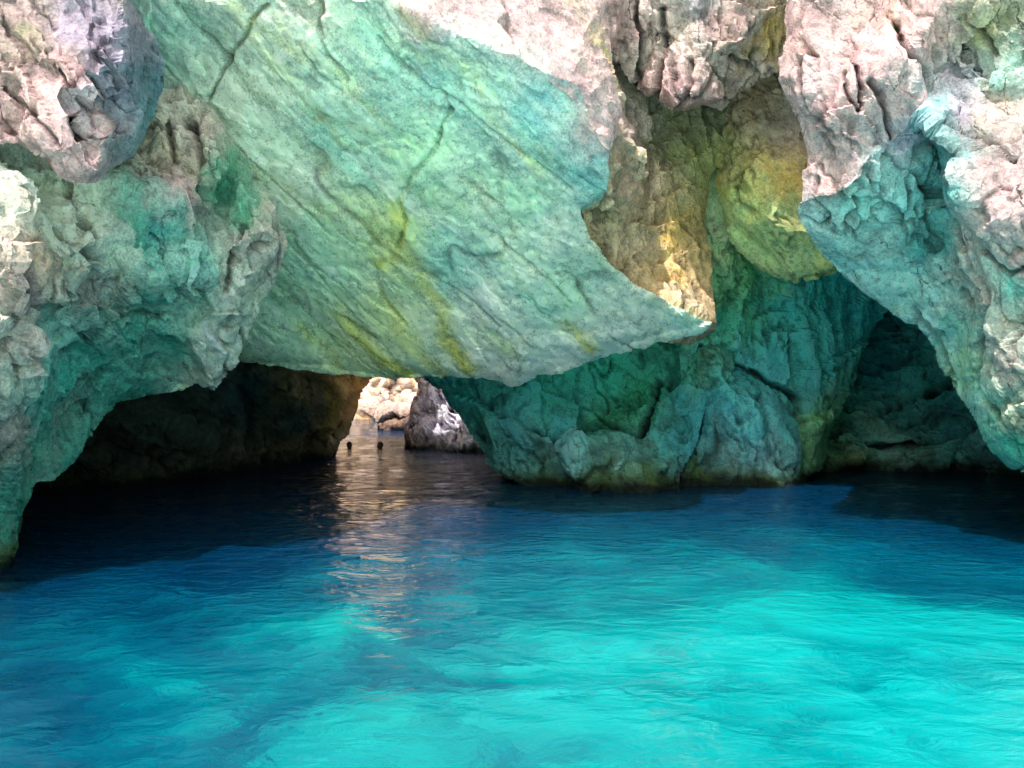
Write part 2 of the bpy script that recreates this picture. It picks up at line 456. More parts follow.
# 2 boulder top left
rock('cliff_boulder', 'craggy pink sunlit boulder with a dark right flank jutting from the top left corner', 'boulder',
     [(-420, -420), (112, -420), (118, -60), (130, 0), (150, 32), (163, 58), (164, 85), (152, 115), (137, 157), (110, 171), (95, 183), (78, 184), (60, 175), (52, 158), (28, 152), (8, 146), (-40, 150), (-420, 160)],
     [(-420, -420, 9.2), (60, -420, 10.2), (-420, 160, 7.4), (0, 150, 8.55), (82, 184, 8.75), (60, 150, 8.45), (116, 143, 8.75), (128, 68, 8.7), (125, 0, 8.9), (60, 60, 8.5), (40, 0, 8.75), (0, 60, 8.45),
      (140, -200, 10), (95, -150, 9.1), (-150, 0, 8.0), (164, 60, 10.3), (150, 30, 10.2), (150, 115, 10.2), (136, 157, 10.1), (60, 120, 8.5), (20, 100, 8.6), (90, 100, 8.45)],
     [(60, 60, PINKW), (90, 120, PINKW), (30, 110, PINK), (20, 30, PINK), (100, 20, LILAC), (60, 10, LILAC), (148, 70, (.20, .28, .36)), (158, 90, (.16, .30, .36)), (130, 90, LILAC), (150, 120, (.14, .32, .36)), (80, 175, PINKW), (30, 28, (.36, .34, .22)), (20, 10, PINK), (-100, 50, PINK), (60, -150, LILAC), (120, 40, LILAC)],  # dark blue tones paint the shade on the right flank
     M_CLIFF, seed=11, edge=4, grain=(.35, .1, -.9), stretch=2.4, big=.06, chis=((.8, .30), (.34, .12), (.12, .03)), steps=(.5, .0), joints=(((.86, .3, .4), .40, .26), ((-.3, .3, .9), .55, .20), ((.86, .2, .45), .15, .08)), back=(-.59, 1, .38), thick=7.5,
     cracks=[([(45, 55), (62, 95), (80, 140)], 2.2, .14), ([(75, 65), (95, 110), (108, 135)], 2.2, .12), ([(0, 80), (40, 120), (60, 150)], 2, .08)])

# 3 left wall with the arch rim
rock('cave_wall', 'green grey left wall of the cave running down to the water in a curved arch rim', 'rock wall',
     [(-420, 60), (60, 120), (150, 95), (185, 84), (215, 110), (240, 150), (262, 185), (277, 206), (287, 245), (276, 285), (262, 305), (240, 355), (228, 375), (214, 390), (196, 384), (180, 391),
      (150, 396), (118, 403), (107, 414), (91, 439), (77, 462), (55, 480), (36, 482), (30, 496), (20, 519), (18, 546), (11, 569), (5, 600), (-40, 700), (-420, 900)],
     [(-420, 60, 7.5), (-420, 900, 4.2), (-200, 400, 7.0), (0, 160, 9.3), (20, 160, 9.5), (110, 250, 9.9), (60, 250, 8.9), (0, 200, 8.6), (0, 290, 8.7), (70, 290, 9.1), (60, 345, 9.8), (0, 400, 9.0), (120, 320, 10.7),
      (150, 130, 11.4), (180, 90, 11.6), (213, 112, 11.6), (195, 200, 10.6), (150, 195, 10.1), (175, 205, 10.3), (215, 215, 11.5), (130, 230, 10.2), (240, 150, 12.2), (285, 245, 12.1), (255, 230, 11.3), (240, 300, 11.5), (215, 388, 12.3), (190, 340, 11.6), (205, 270, 11.2), (165, 280, 10.6),
      (180, 391, 12.8), (118, 403, 12.1), (77, 462, 11.2), (36, 482, 10.4), (20, 519, 9.8), (11, 569, 9.45), (0, 600, 9.3), (-40, 700, 8.6), (150, 360, 12.0), (60, 420, 10.9)],
     [(0, 260, GREY), (40, 260, BROWN), (60, 200, PALE), (100, 240, PALE), (20, 170, PALE), (25, 275, PINK), (180, 130, GREY), (195, 170, BROWN), (205, 140, GREY), (165, 160, BROWN), (226, 185, (.10, .40, .28)), (270, 255, (.5, .44, .4)), (150, 235, (.08, .38, .30)), (175, 190, PINKW), (195, 195, PINKW), (220, 170, DGREEN), (240, 200, DGREEN), (160, 220, DTEAL), (140, 210, (.14, .48, .38)),
      (190, 260, TEAL), (230, 290, PALE), (215, 340, PALE), (255, 240, GREY), (270, 220, GREY), (130, 330, (.08, .52, .42)), (80, 380, (.08, .52, .42)), (170, 350, (.10, .54, .42)), (100, 360, (.08, .50, .42)), (40, 400, (.10, .50, .40)), (60, 340, TEAL), (15, 350, GREY), (10, 430, GREY), (40, 440, (.08, .52, .38)), (10, 520, (.08, .50, .36)), (60, 470, (.08, .52, .38)), (5, 565, MOSS), (200, 380, PALE), (120, 400, (.08, .54, .40)), (150, 300, (.14, .54, .46)), (100, 300, GREY), (-200, 300, GREY)],
     M_WALL, seed=21, edge=4, grain=(.25, .1, -.95), stretch=3.6, chis=((.8, .34), (.34, .10), (.13, .025)), steps=(.6, .0), joints=(((.95, .2, .15), .36, .20), ((.77, .2, .63), .9, .30), ((-.35, .3, .9), .6, .16), ((.9, .2, .3), .14, .06)), rough=[(30, 260, 1.3), (60, 190, .5), (100, 235, .5), (190, 150, 1.0), (120, 350, .5), (60, 420, .5), (170, 360, .6), (230, 250, 1.1), (15, 520, .6), (150, 250, 1.2), (10, 350, 1.2)], bands=[((.72, .70, .62), .25, 1.4), ((.12, .56, .44), .55, 1.1)], stain_amt=.25, back=(-.60, 1, .06), thick=11,
     cracks=[([(90, 345), (110, 360)], 2.5, .12), ([(190, 120), (200, 160), (205, 200)], 3, .16), ([(170, 125), (172, 165)], 3, .15), ([(240, 215), (235, 260), (225, 290)], 3, .12), ([(15, 190), (60, 220), (105, 262)], 3, .12)])

# 4 back wall of the dark left cave
rock('cave_back_wall', 'very dark brown green wall at the back of the low left cave, ending at the bright opening', 'rock wall',
     [(-250, 180), (400, 250), (386, 340), (373, 377), (362, 395), (357, 410), (353, 424), (351, 436), (341, 444), (335, 458), (333, 480), (300, 520), (-300, 620)],
     [(-250, 180, 17), (-250, 620, 9), (40, 480, 16.5), (120, 400, 17), (120, 500, 17.5), (165, 395, 18.0), (180, 430, 17.6), (195, 395, 18.8), (250, 370, 21), (330, 380, 22.6), (345, 400, 23.2), (335, 430, 23.2), (325, 456, 23.4), (373, 377, 27.6), (353, 424, 25.8), (334, 458, 24.4), (334, 500, 24.0), (260, 460, 21.5), (400, 250, 25), (300, 470, 23), (200, 480, 19)],
     [(100, 440, (.07, .09, .07)), (180, 410, (.06, .11, .09)), (240, 400, (.03, .10, .11)), (290, 420, (.04, .10, .10)), (320, 400, (.16, .14, .10)), (350, 395, (.60, .34, .12)), (338, 445, (.40, .28, .16)), (365, 385, (.95, .50, .12)), (356, 408, (.95, .50, .12)), (346, 425, (.8, .42, .14)), (352, 431, (.30, .46, .18))],  # orange paints the glow by the opening, dark tones the cave's shade
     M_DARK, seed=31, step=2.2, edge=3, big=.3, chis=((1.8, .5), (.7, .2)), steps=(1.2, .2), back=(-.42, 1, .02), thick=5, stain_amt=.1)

# 5 upper brow
rock('rock_brow', 'pinkish grey columned brow of rock at the top between the slab and the right cliff', 'rock ledge',
     [(420, -420), (820, -420), (815, -60), (806, 0), (796, 40), (792, 80), (780, 72), (766, 80), (742, 93), (722, 112), (700, 104), (690, 108), (676, 113), (668, 108), (655, 102), (634, 86), (620, 68), (600, 50), (585, 0), (520, -60)],
     [(420, -420, 13.2), (820, -420, 12.6), (598, 50, 13.3), (596, 0, 13.1), (612, 60, 13.8), (620, -40, 13.5), (600, -70, 13.2), (640, -90, 13.2), (634, 86, 14.2), (655, 50, 13.95), (676, 122, 14.2), (702, 103, 13.4), (700, 60, 13.4), (700, 0, 13.25), (742, 93, 14.0), (780, 70, 13.7), (760, 20, 13.3), (800, 0, 13.2), (650, -80, 13.1), (750, -80, 12.8), (630, 0, 13.6)],
     [(620, 30, PINK), (640, 60, GREY), (680, 30, GREY), (690, 90, PINKW), (660, 90, PINK), (720, 60, (.58, .52, .48)), (750, 30, (.56, .50, .48)), (770, 40, OCHRE), (765, 70, GREY), (730, 20, PINK), (700, 0, (.52, .50, .55))],
     M_CLIFF, seed=41, edge=5, grain=(.1, .1, -1), stretch=2.6, chis=((.7, .24), (.32, .10), (.13, .03)), steps=(.5, .0), joints=(((1, .1, .1), .5, .22), ((.1, .3, 1), .45, .18), ((.9, .2, .3), .16, .07)), back=(.235, 1, .46), thick=7.5,
     cracks=[([(637, 0), (642, 60), (636, 85)], 3, .22), ([(663, 10), (668, 60), (655, 100)], 3.5, .22), ([(690, 60), (695, 90), (676, 118)], 3, .16), ([(735, 60), (760, 75)], 3, .12)])

# 6 brown recess wall
rock('recess_wall', 'brown wall recessed beneath the grey brow, with one small sunlit patch at its foot', 'rock wall',
     [(540, 40), (830, 40), (840, 160), (812, 170), (790, 172), (760, 160), (725, 160), (712, 172), (708, 196), (703, 220), (711, 252), (714, 285), (715, 330), (690, 345), (600, 330), (540, 230)],
     [(540, 40, 14.2), (540, 230, 14.0), (830, 40, 15.6), (614, 134, 12.7), (610, 90, 13.4), (640, 60, 15.2), (655, 100, 15.5), (622, 112, 14.2), (609, 160, 12.5), (607, 190, 12.8), (581, 208, 13.0), (591, 240, 13.3), (606, 257, 13.7), (622, 274, 14.0), (639, 288, 14.25), (656, 297, 14.4), (690, 313, 14.55), (714, 323, 14.65), (600, 330, 14.6), (700, 345, 15),
      (650, 150, 15.1), (640, 200, 14.9), (625, 225, 14.3), (662, 180, 15.3), (680, 160, 15.5), (660, 225, 15.1), (700, 130, 15.6), (760, 130, 15.8), (800, 150, 14.9), (690, 230, 15.3), (708, 200, 15.7), (640, 250, 14.7), (658, 262, 15.0), (690, 272, 15.1), (714, 281, 15.2), (674, 245, 15.1)],
     [(630, 180, BROWN), (660, 150, (.34, .32, .22)), (700, 160, OLIVE), (640, 240, BROWN), (670, 235, OCHRE), (690, 260, (.56, .42, .22)), (690, 300, (.66, .52, .36)), (670, 290, (.66, .52, .36)), (680, 280, (.66, .44, .16)), (730, 130, (.30, .33, .20)), (760, 110, GREY), (795, 140, LILAC), (780, 165, OCHRE), (620, 120, GREY)],
     M_DARK, seed=51, edge=3, grain=(.2, .1, -1), stretch=1.8, chis=((.8, .22), (.34, .10), (.13, .03)), steps=(.6, .0), joints=(((.8, .3, .5), .5, .20), ((-.5, .3, .8), .5, .16), ((.8, .2, .5), .17, .07)), back=(.2, 1, .2), thick=5)

# 7 yellow green lobe
rock('hanging_lobe', 'smooth yellow green lobe of rock hanging under the recess beside the right cliff', 'rock lobe',
     [(735, 60), (850, 40), (870, 120), (880, 180), (880, 270), (842, 271), (818, 279), (794, 284), (770, 276), (759, 271), (738, 252), (728, 240), (724, 215), (716, 188), (714, 165), (726, 120)],
     [(726, 110, 15.5), (800, 60, 15.2), (760, 110, 15.1), (714, 170, 15.5), (760, 160, 14.6), (800, 150, 14.4), (860, 200, 14.2), (725, 215, 15.4), (735, 190, 14.8), (770, 220, 14.6), (794, 284, 15.6), (838, 272, 15.2), (820, 240, 14.7)],
     [(750, 110, BROWN), (790, 120, GREY), (720, 165, OLIVE), (760, 165, (0.61, 0.57, 0.24)), (785, 175, OCHRE), (750, 190, (0.58, 0.69, 0.24)), (770, 230, (0.52, 0.69, 0.33)), (800, 265, (0.64, 0.75, 0.39)), (740, 230, (0.49, 0.66, 0.33)), (820, 270, (0.72, 0.75, 0.30))],
     M_ROOF, seed=61, edge=3, grain=(.6, .2, -.7), stretch=2.5, chis=((1.2, .18), (.4, .06), (.15, .02)), steps=(.7, .03), back=(.33, 1, .23), thick=5)

# 8 right cliff
rock('overhanging_cliff', 'tall right hand cliff, pale pink in the sun above and turquoise on its undercut belly', 'cliff',
     [(770, -420), (1500, -420), (1500, 620), (1300, 640), (1120, 540), (1060, 490), (1030, 474), (1009, 470), (989, 450), (974, 419), (958, 395), (942, 376), (929, 347), (915, 327), (903, 323), (880, 304), (841, 273), (818, 249), (806, 232), (797, 209), (802, 178), (806, 148), (790, 106), (777, 80), (785, 40), (790, 0)],
     [(770, -420, 11.8), (1500, -420, 8.5), (1500, 620, 5.5), (785, 0, 11.2), (780, 70, 11.0), (806, 148, 11.0), (797, 209, 11.15), (850, 188, 10.55), (872, 158, 10.4), (900, 150, 10.3), (830, 120, 10.5), (850, 60, 10.3), (870, 0, 10.4), (940, 0, 10.0), (905, 60, 10.1),
      (915, 110, 10.2), (935, 150, 10.7), (950, 60, 10.5), (955, 150, 9.7), (1024, 130, 9.6), (980, 90, 10.2), (1024, 0, 9.7), (958, 195, 9.7), (1000, 208, 9.5), (1024, 225, 9.4), (985, 240, 9.9), (940, 220, 11.0),
      (860, 240, 11.5), (841, 273, 12.3), (903, 323, 12.4), (920, 270, 11.7), (960, 330, 11.4), (990, 330, 10.2), (1020, 300, 9.8), (1024, 400, 10.0), (1000, 380, 10.5), (929, 347, 12.3), (958, 395, 11.9), (989, 450, 11.3), (1009, 470, 11.0), (1060, 490, 10.4), (1120, 540, 9.6), (1300, 640, 7), (1200, 200, 8.2), (1000, -200, 9.8)],
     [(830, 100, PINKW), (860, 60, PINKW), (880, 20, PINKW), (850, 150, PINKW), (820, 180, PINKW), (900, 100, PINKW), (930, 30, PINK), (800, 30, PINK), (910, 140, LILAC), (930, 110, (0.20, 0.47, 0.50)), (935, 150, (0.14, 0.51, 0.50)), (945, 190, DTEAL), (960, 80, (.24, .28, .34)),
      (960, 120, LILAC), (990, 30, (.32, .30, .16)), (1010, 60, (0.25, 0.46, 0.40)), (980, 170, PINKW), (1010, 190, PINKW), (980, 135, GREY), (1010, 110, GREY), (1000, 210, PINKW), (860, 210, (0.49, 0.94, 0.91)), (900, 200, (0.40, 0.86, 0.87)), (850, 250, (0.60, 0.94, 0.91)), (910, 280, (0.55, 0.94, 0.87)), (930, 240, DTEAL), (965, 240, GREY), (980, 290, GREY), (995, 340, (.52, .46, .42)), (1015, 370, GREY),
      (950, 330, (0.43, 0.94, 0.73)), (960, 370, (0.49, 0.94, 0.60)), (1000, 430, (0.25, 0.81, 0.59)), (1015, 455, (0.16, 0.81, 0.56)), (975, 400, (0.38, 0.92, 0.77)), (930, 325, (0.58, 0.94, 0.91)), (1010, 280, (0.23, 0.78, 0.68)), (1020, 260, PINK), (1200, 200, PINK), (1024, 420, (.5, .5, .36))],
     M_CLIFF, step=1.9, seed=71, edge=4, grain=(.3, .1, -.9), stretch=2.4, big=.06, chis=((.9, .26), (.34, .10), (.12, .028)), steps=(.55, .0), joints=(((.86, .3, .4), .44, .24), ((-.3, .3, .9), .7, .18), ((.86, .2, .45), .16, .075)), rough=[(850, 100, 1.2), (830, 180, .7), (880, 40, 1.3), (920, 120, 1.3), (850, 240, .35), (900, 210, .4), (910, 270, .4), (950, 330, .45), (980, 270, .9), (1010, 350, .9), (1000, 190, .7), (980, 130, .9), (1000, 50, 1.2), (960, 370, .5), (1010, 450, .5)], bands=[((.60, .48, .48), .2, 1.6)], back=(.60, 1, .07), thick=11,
     cracks=[([(855, 60), (862, 85), (858, 108)], 2.5, .15), ([(895, 20), (905, 55), (925, 75)], 3, .18), ([(870, 80), (885, 105), (900, 150), (905, 165)], 2.5, .16), ([(842, 70), (850, 95), (858, 108)], 2, .12), ([(800, 60), (806, 108)], 2, .12),
             ([(950, 225), (965, 260), (985, 300), (978, 340)], 3, .16), ([(985, 250), (1010, 272), (1024, 268)], 3, .16), ([(905, 165), (935, 190), (955, 240)], 3, .15), ([(975, 330), (980, 390), (1005, 415)], 3, .14)])

# 9 middle rocks standing in the water
rock('sea_rock', 'broad dark green rock standing in the water under the slab right of the bright opening', 'rock',
     [(405, 300), (560, 280), (720, 280), (735, 380), (705, 400), (700, 440), (688, 462), (680, 474), (677, 492), (676, 520), (520, 520), (519, 484), (505, 476), (488, 462), (478, 445), (464, 421), (440, 388), (418, 376)],
     [(405, 300, 19.5), (720, 280, 18.4), (418, 376, 19.6), (464, 421, 18.9), (519, 484, 17.4), (519, 520, 17.2), (600, 490, 16.6), (676, 492, 16.7), (640, 520, 16.4), (600, 440, 16.9), (560, 450, 16.9), (500, 400, 18.4), (560, 390, 18.2), (590, 385, 18.6), (600, 418, 18.5), (640, 380, 18.8), (645, 440, 17.6), (640, 432, 18.0), (655, 400, 17.7), (700, 385, 17.4), (700, 430, 16.9), (660, 470, 16.6), (600, 340, 18.6), (690, 340, 18.2)],
     [(470, 400, (0.13, 0.74, 0.70)), (540, 400, (0.16, 0.84, 0.70)), (600, 375, (0.16, 0.90, 0.69)), (620, 400, (0.13, 0.56, 0.34)), (610, 420, (0.11, 0.47, 0.28)), (520, 440, (0.20, 0.80, 0.81)), (570, 450, (0.34, 0.84, 0.81)), (560, 430, (0.20, 0.92, 0.90)), (630, 460, (0.37, 0.80, 0.74)), (690, 420, (0.16, 0.80, 0.85)), (540, 470, (0.22, 0.61, 0.45)), (600, 482, MOSS), (650, 485, MOSS), (550, 482, MOSS), (680, 350, (0.20, 0.61, 0.45)), (480, 440, (0.18, 0.61, 0.52))],
     M_WALL, step=2.2, seed=81, edge=3, grain=(.3, 0, -1), stretch=1.8, big=.25, chis=((1.5, .5), (.6, .14), (.2, .035)), steps=(1.2, .0), joints=(((.5, .2, .85), 1.1, .25), ((.9, .2, -.3), .9, .2), ((.5, .2, .85), .3, .07)), back=(.11, 1, -.05), thick=5,
     cracks=[([(640, 432), (648, 400), (655, 378)], 2.5, .3), ([(585, 410), (610, 425), (640, 440)], 2, .2)])

rock('sea_boulder', 'rounded teal boulder with a mossy foot in the water beside the right cave', 'boulder',
     [(690, 350), (712, 366), (738, 368), (760, 384), (776, 392), (797, 420), (802, 450), (800, 488), (798, 515), (676, 515), (679, 474), (690, 455), (703, 430)],
     [(690, 372, 17.9), (735, 355, 18.4), (790, 400, 17.9), (802, 450, 17.5), (798, 515, 17.1), (676, 515, 17.0), (681, 476, 17.1), (720, 385, 17.9), (745, 395, 17.3), (750, 440, 17.0), (740, 485, 16.9), (700, 440, 17.4), (770, 430, 17.6), (715, 410, 17.2)],
     [(720, 390, (0.13, 0.74, 0.83)), (750, 420, (0.18, 0.84, 0.90)), (770, 450, (0.34, 0.74, 0.74)), (720, 450, (0.31, 0.84, 0.85)), (700, 475, MOSS), (760, 480, MOSS), (790, 430, (0.13, 0.61, 0.62))],
     M_WALL, step=2.2, seed=91, edge=3, grain=(.1, 0, -1), stretch=2, big=.2, chis=((1.3, .40), (.55, .13), (.2, .035)), steps=(1.2, .0), joints=(((.5, .2, .85), .9, .2), ((.9, .2, .3), .6, .15)), back=(.28, 1, -.06), thick=3.2)

rock('inner_wall', 'tall teal green inner wall below the hanging lobe, left of the right hand cave', 'rock wall',
     [(680, 160), (860, 160), (900, 300), (878, 322), (868, 345), (860, 360), (853, 385), (848, 396), (838, 415), (826, 440), (822, 470), (806, 478), (806, 510), (700, 510), (680, 360)],
     [(680, 160, 16.2), (860, 160, 17.5), (700, 200, 16.2), (718, 215, 16.2), (722, 255, 16.6), (740, 290, 17.6), (690, 300, 16.8), (716, 330, 17.6), (770, 290, 18.4), (800, 300, 18.8), (840, 320, 19.2), (880, 320, 20.0), (848, 396, 19.8), (800, 360, 18.5), (790, 420, 18.6), (815, 430, 18.3), (806, 490, 18.0), (700, 400, 18.3), (700, 510, 18.0), (740, 350, 18.0)],
     [(716, 225, (0.83, 0.92, 0.55)), (722, 255, (0.73, 0.92, 0.50)), (740, 280, (0.28, 0.76, 0.36)), (730, 320, (0.18, 0.83, 0.57)), (790, 310, (0.18, 0.92, 0.90)), (830, 300, (0.12, 0.92, 0.90)), (820, 360, (0.15, 0.92, 0.90)), (780, 360, (0.15, 0.88, 0.85)), (760, 380, (0.18, 0.71, 0.78)), (820, 420, (0.35, 0.83, 0.42)), (830, 400, (0.42, 0.88, 0.64)), (810, 450, (0.28, 0.71, 0.36)), (715, 290, (0.39, 0.76, 0.36)), (860, 320, (0.09, 0.64, 0.71))],
     M_WALL, seed=101, step=2.2, edge=3, grain=(.1, 0, -1), stretch=2.6, big=.25, chis=((1.2, .45), (.5, .15), (.18, .04)), steps=(1, .0), joints=(((.9, .2, .3), .8, .25), ((-.4, .2, .9), .9, .25), ((.9, .2, .3), .25, .07)), back=(.33, 1, 0), thick=3.2,
     cracks=[([(700, 345), (740, 370), (790, 395)], 3, .3)])

# 10 right cave back wall
rock('bedded_rock', 'dim layered rock with level ledges filling the back of the right hand cave', 'rock wall',
     [(760, 240), (1150, 240), (1250, 560), (760, 560), (780, 480), (800, 420)],
     [(760, 240, 21.5), (1150, 240, 18), (1250, 560, 14), (760, 560, 19.2), (840, 400, 22.3), (900, 330, 22.6), (900, 392, 22.0), (900, 402, 21.0), (850, 408, 21.2), (960, 380, 21.2), (960, 392, 20.2), (840, 440, 20.6), (900, 432, 20.4), (960, 440, 20.0), (880, 446, 20.9), (960, 424, 20.6), (1000, 424, 19.4), (850, 462, 20.2), (980, 436, 19.5), (940, 464, 19.7), (850, 476, 20.8), (950, 474, 20.4), (830, 510, 21), (1000, 480, 20.0)],
     [(880, 360, (0.06, 0.40, 0.46)), (900, 350, (0.10, 0.46, 0.49)), (920, 370, (0.11, 0.56, 0.56)), (900, 410, (0.17, 0.69, 0.68)), (960, 410, (0.14, 0.58, 0.61)), (860, 440, (0.28, 0.66, 0.54)), (920, 440, (0.14, 0.40, 0.38)), (900, 450, (0.35, 0.66, 0.56)), (950, 450, (0.22, 0.69, 0.65)), (840, 465, (0.38, 0.58, 0.26)), (980, 460, (0.14, 0.46, 0.46))],
     M_DARK, seed=111, step=2.4, edge=2, grain=(1, .2, .25), stretch=3, big=.25, chis=((1.5, .35), (.6, .14), (.25, .04)), steps=(.9, .0), joints=(((.2, .25, .95), .9, .4), ((.2, .2, .95), .35, .14)), back=(0, 1, 0), thick=3,
     cracks=[([(845, 408), (880, 405), (910, 394), (960, 378)], 2.6, .5), ([(868, 446), (905, 446), (940, 436), (980, 424)], 2.6, .5)])

# 11 blue grey fluted rock beyond the tunnel
rock('fluted_rock', 'blue grey rock with upright flutes on the right side of the bright opening', 'rock',
     [(404, 330), (520, 330), (560, 475), (500, 470), (448, 466), (405, 462), (405, 446), (403, 428), (409, 416), (411, 401), (416, 389), (410, 370)],
     [(404, 330, 28.5), (520, 330, 28), (560, 475, 24.5), (405, 446, 26.6), (404, 428, 26.9), (411, 401, 27.8), (440, 420, 26.6), (450, 453, 25.6), (450, 475, 25.3), (483, 455, 25.3), (420, 440, 26.2), (405, 475, 26.4)],
     [(420, 400, (0.69, 0.69, 0.92)), (430, 430, (0.62, 0.59, 0.71)), (450, 430, (0.72, 0.69, 0.82)), (470, 450, (0.81, 0.84, 0.92)), (415, 440, (0.69, 0.55, 0.53)), (408, 410, (0.77, 0.72, 0.92)), (440, 450, (0.74, 0.74, 0.92))],
     M_CLIFF, seed=121, step=1.3, edge=2, grain=(.15, 0, -1), stretch=4, big=.25, chis=((1.0, .45), (.45, .2), (.2, .06)), steps=(.8, .0), joints=(((.95, .1, .25), .5, .35), ((.95, .1, .25), .2, .14)), creases=((1.2, .09, .35), (2.4, .08, .15)), back=(-.06, 1, -.05), thick=5)

# 12 sunlit shore beyond
rock('shore_boulder', 'large smooth pink boulder with a dark undercut foot on the sunlit shore beyond the opening', 'boulder',
     [(377, 408), (380, 403), (388, 401), (398, 403), (408, 401), (418, 404), (424, 416), (424, 440), (384, 440), (378, 428), (375, 416)],
     [(377, 408, 38.5), (398, 402, 39.2), (420, 404, 38.8), (390, 414, 37.6), (408, 416, 37.5), (378, 421, 38), (400, 421, 37.6), (400, 424, 38.3), (384, 440, 38.0), (420, 440, 37.8), (400, 429, 37.6)],
     [(385, 408, (0.61, 0.48, 0.42)), (400, 410, (0.59, 0.46, 0.42)), (410, 412, (0.56, 0.45, 0.41)), (390, 424, (0.20, 0.14, 0.10)), (405, 425, (0.18, 0.13, 0.10)), (400, 430, (0.36, 0.22, 0.15))],
     M_CLIFF, seed=131, step=.8, edge=1.0, big=.2, chis=((1.6, .35), (.7, .12)), steps=(1.2, .15), back=(-.14, 1, -.04), thick=3.2, wet=False)
rock('shore_boulder', 'smaller blocky pink boulder on the far shore, left behind the undercut boulder', 'boulder',
     [(340, 400), (355, 397), (364, 396), (376, 398), (382, 404), (384, 425), (340, 425)],
     [(340, 400, 51), (364, 397, 51.5), (380, 402, 50.5), (364, 410, 49.5), (362, 418, 49.6), (340, 425, 49), (384, 425, 49)],
     [(365, 400, (0.61, 0.49, 0.44)), (372, 406, (0.55, 0.41, 0.35)), (368, 414, (0.53, 0.36, 0.27)), (366, 418, (0.47, 0.31, 0.11))],
     M_CLIFF, seed=133, step=.8, edge=.8, big=.2, chis=((1.4, .45), (.6, .18)), steps=(1, .25), back=(0, 1, 0), thick=3.2, wet=False)
rock('shore_cliff', 'bright sunlit pale cliff closing the view through the small opening', 'cliff',
     [(200, 150), (600, 150), (600, 425), (200, 425)],
     [(200, 150, 84), (600, 150, 82), (230, 270, 74), (560, 270, 72), (395, 300, 72), (560, 425, 61), (230, 425, 62), (395, 380, 66), (384, 388, 65.5), (386, 392, 66.4), (400, 396, 64), (372, 384, 65), (410, 384, 66.5), (395, 420, 61)],
     [(380, 384, (0.71, 0.58, 0.49)), (400, 384, (0.71, 0.58, 0.48)), (386, 390, (0.67, 0.46, 0.28)), (372, 392, (0.71, 0.58, 0.50)), (404, 394, (0.50, 0.33, 0.24)), (398, 400, (0.71, 0.58, 0.50)), (300, 340, (.95, .64, .32)), (400, 362, (.95, .64, .32)), (500, 340, (.95, .64, .32)), (395, 300, (.95, .64, .32)), (300, 200, (.95, .64, .32)), (500, 200, (.95, .64, .32)), (330, 390, (0.71, 0.53, 0.41)), (460, 390, (0.71, 0.53, 0.41))],  # gold on the unseen upper cliff is added to warm the water's reflection
     M_CLIFF, seed=135, step=1.6, edge=2, big=.5, chis=((2.4, 1.0), (1.0, .4)), steps=(1.6, .6), back=(0, 1, 0), thick=3.2, wet=False)

# ------------------------------------------------------------------ the hill above (outside the frame, keeps daylight out of the cave)
def hill():
    xs = np.linspace(-40, 40, 90); ys = np.linspace(14.6, 21, 18)
    X, Y = np.meshgrid(xs, ys)
    top = 13.5 + 1.5 * np.sin(X * .2) - .004 * X * X
    v, q = [], []
    def sheet(Z, flip):
        o = len(v)
        p = np.c_[X.ravel(), Y.ravel(), Z.ravel()]
        p[:, 2] += .5 * fbm(p / 4.0, 4, 5)
        v.extend(p)
        for j in range(len(ys) - 1):
            for i in range(len(xs) - 1):
                a = o + j * len(xs) + i
                f = [a, a + 1, a + 1 + len(xs), a + len(xs)]
                q.append(f[::-1] if flip else f)
    sheet(top, False)
    sheet(np.full_like(X, 9.6) - (Y - 14.6) * .05, True)
    n = len(xs) * len(ys); W = len(xs)
    for i in range(W - 1):
        q.append([i + n, i + 1 + n, i + 1, i]); b = (len(ys) - 1) * W + i
        q.append([b, b + 1, b + 1 + n, b + n])
    v = np.array(v)
    o = mesh_object('hillside', v, np.array(q), M_CLIFF, np.tile(np.array(GREY), (len(v), 1)), v)
    tag(o, kind='structure')
hill()

# ------------------------------------------------------------------ water
def water_height(x, y):
    p = np.c_[x, y, np.zeros(len(x))]
    w = p + .55 * np.stack([fbm(p * .35 + 5, 3, 201), fbm(p * .35 + 25, 3, 202), np.zeros(len(x))], 1)
    h = .075 * fbm(w * np.array([.32, .5, 1]), 3, 203)
    h = h + (.008 + .012 * smoothstep(7, 14, y)) * fbm(w * np.array([.9, 1.5, 1]), 3, 204, .45)
    h = h + .006 * fbm(w * np.array([2.6, 4.2, 1]), 2, 205, .5) * smoothstep(6, 14, y)
    return h

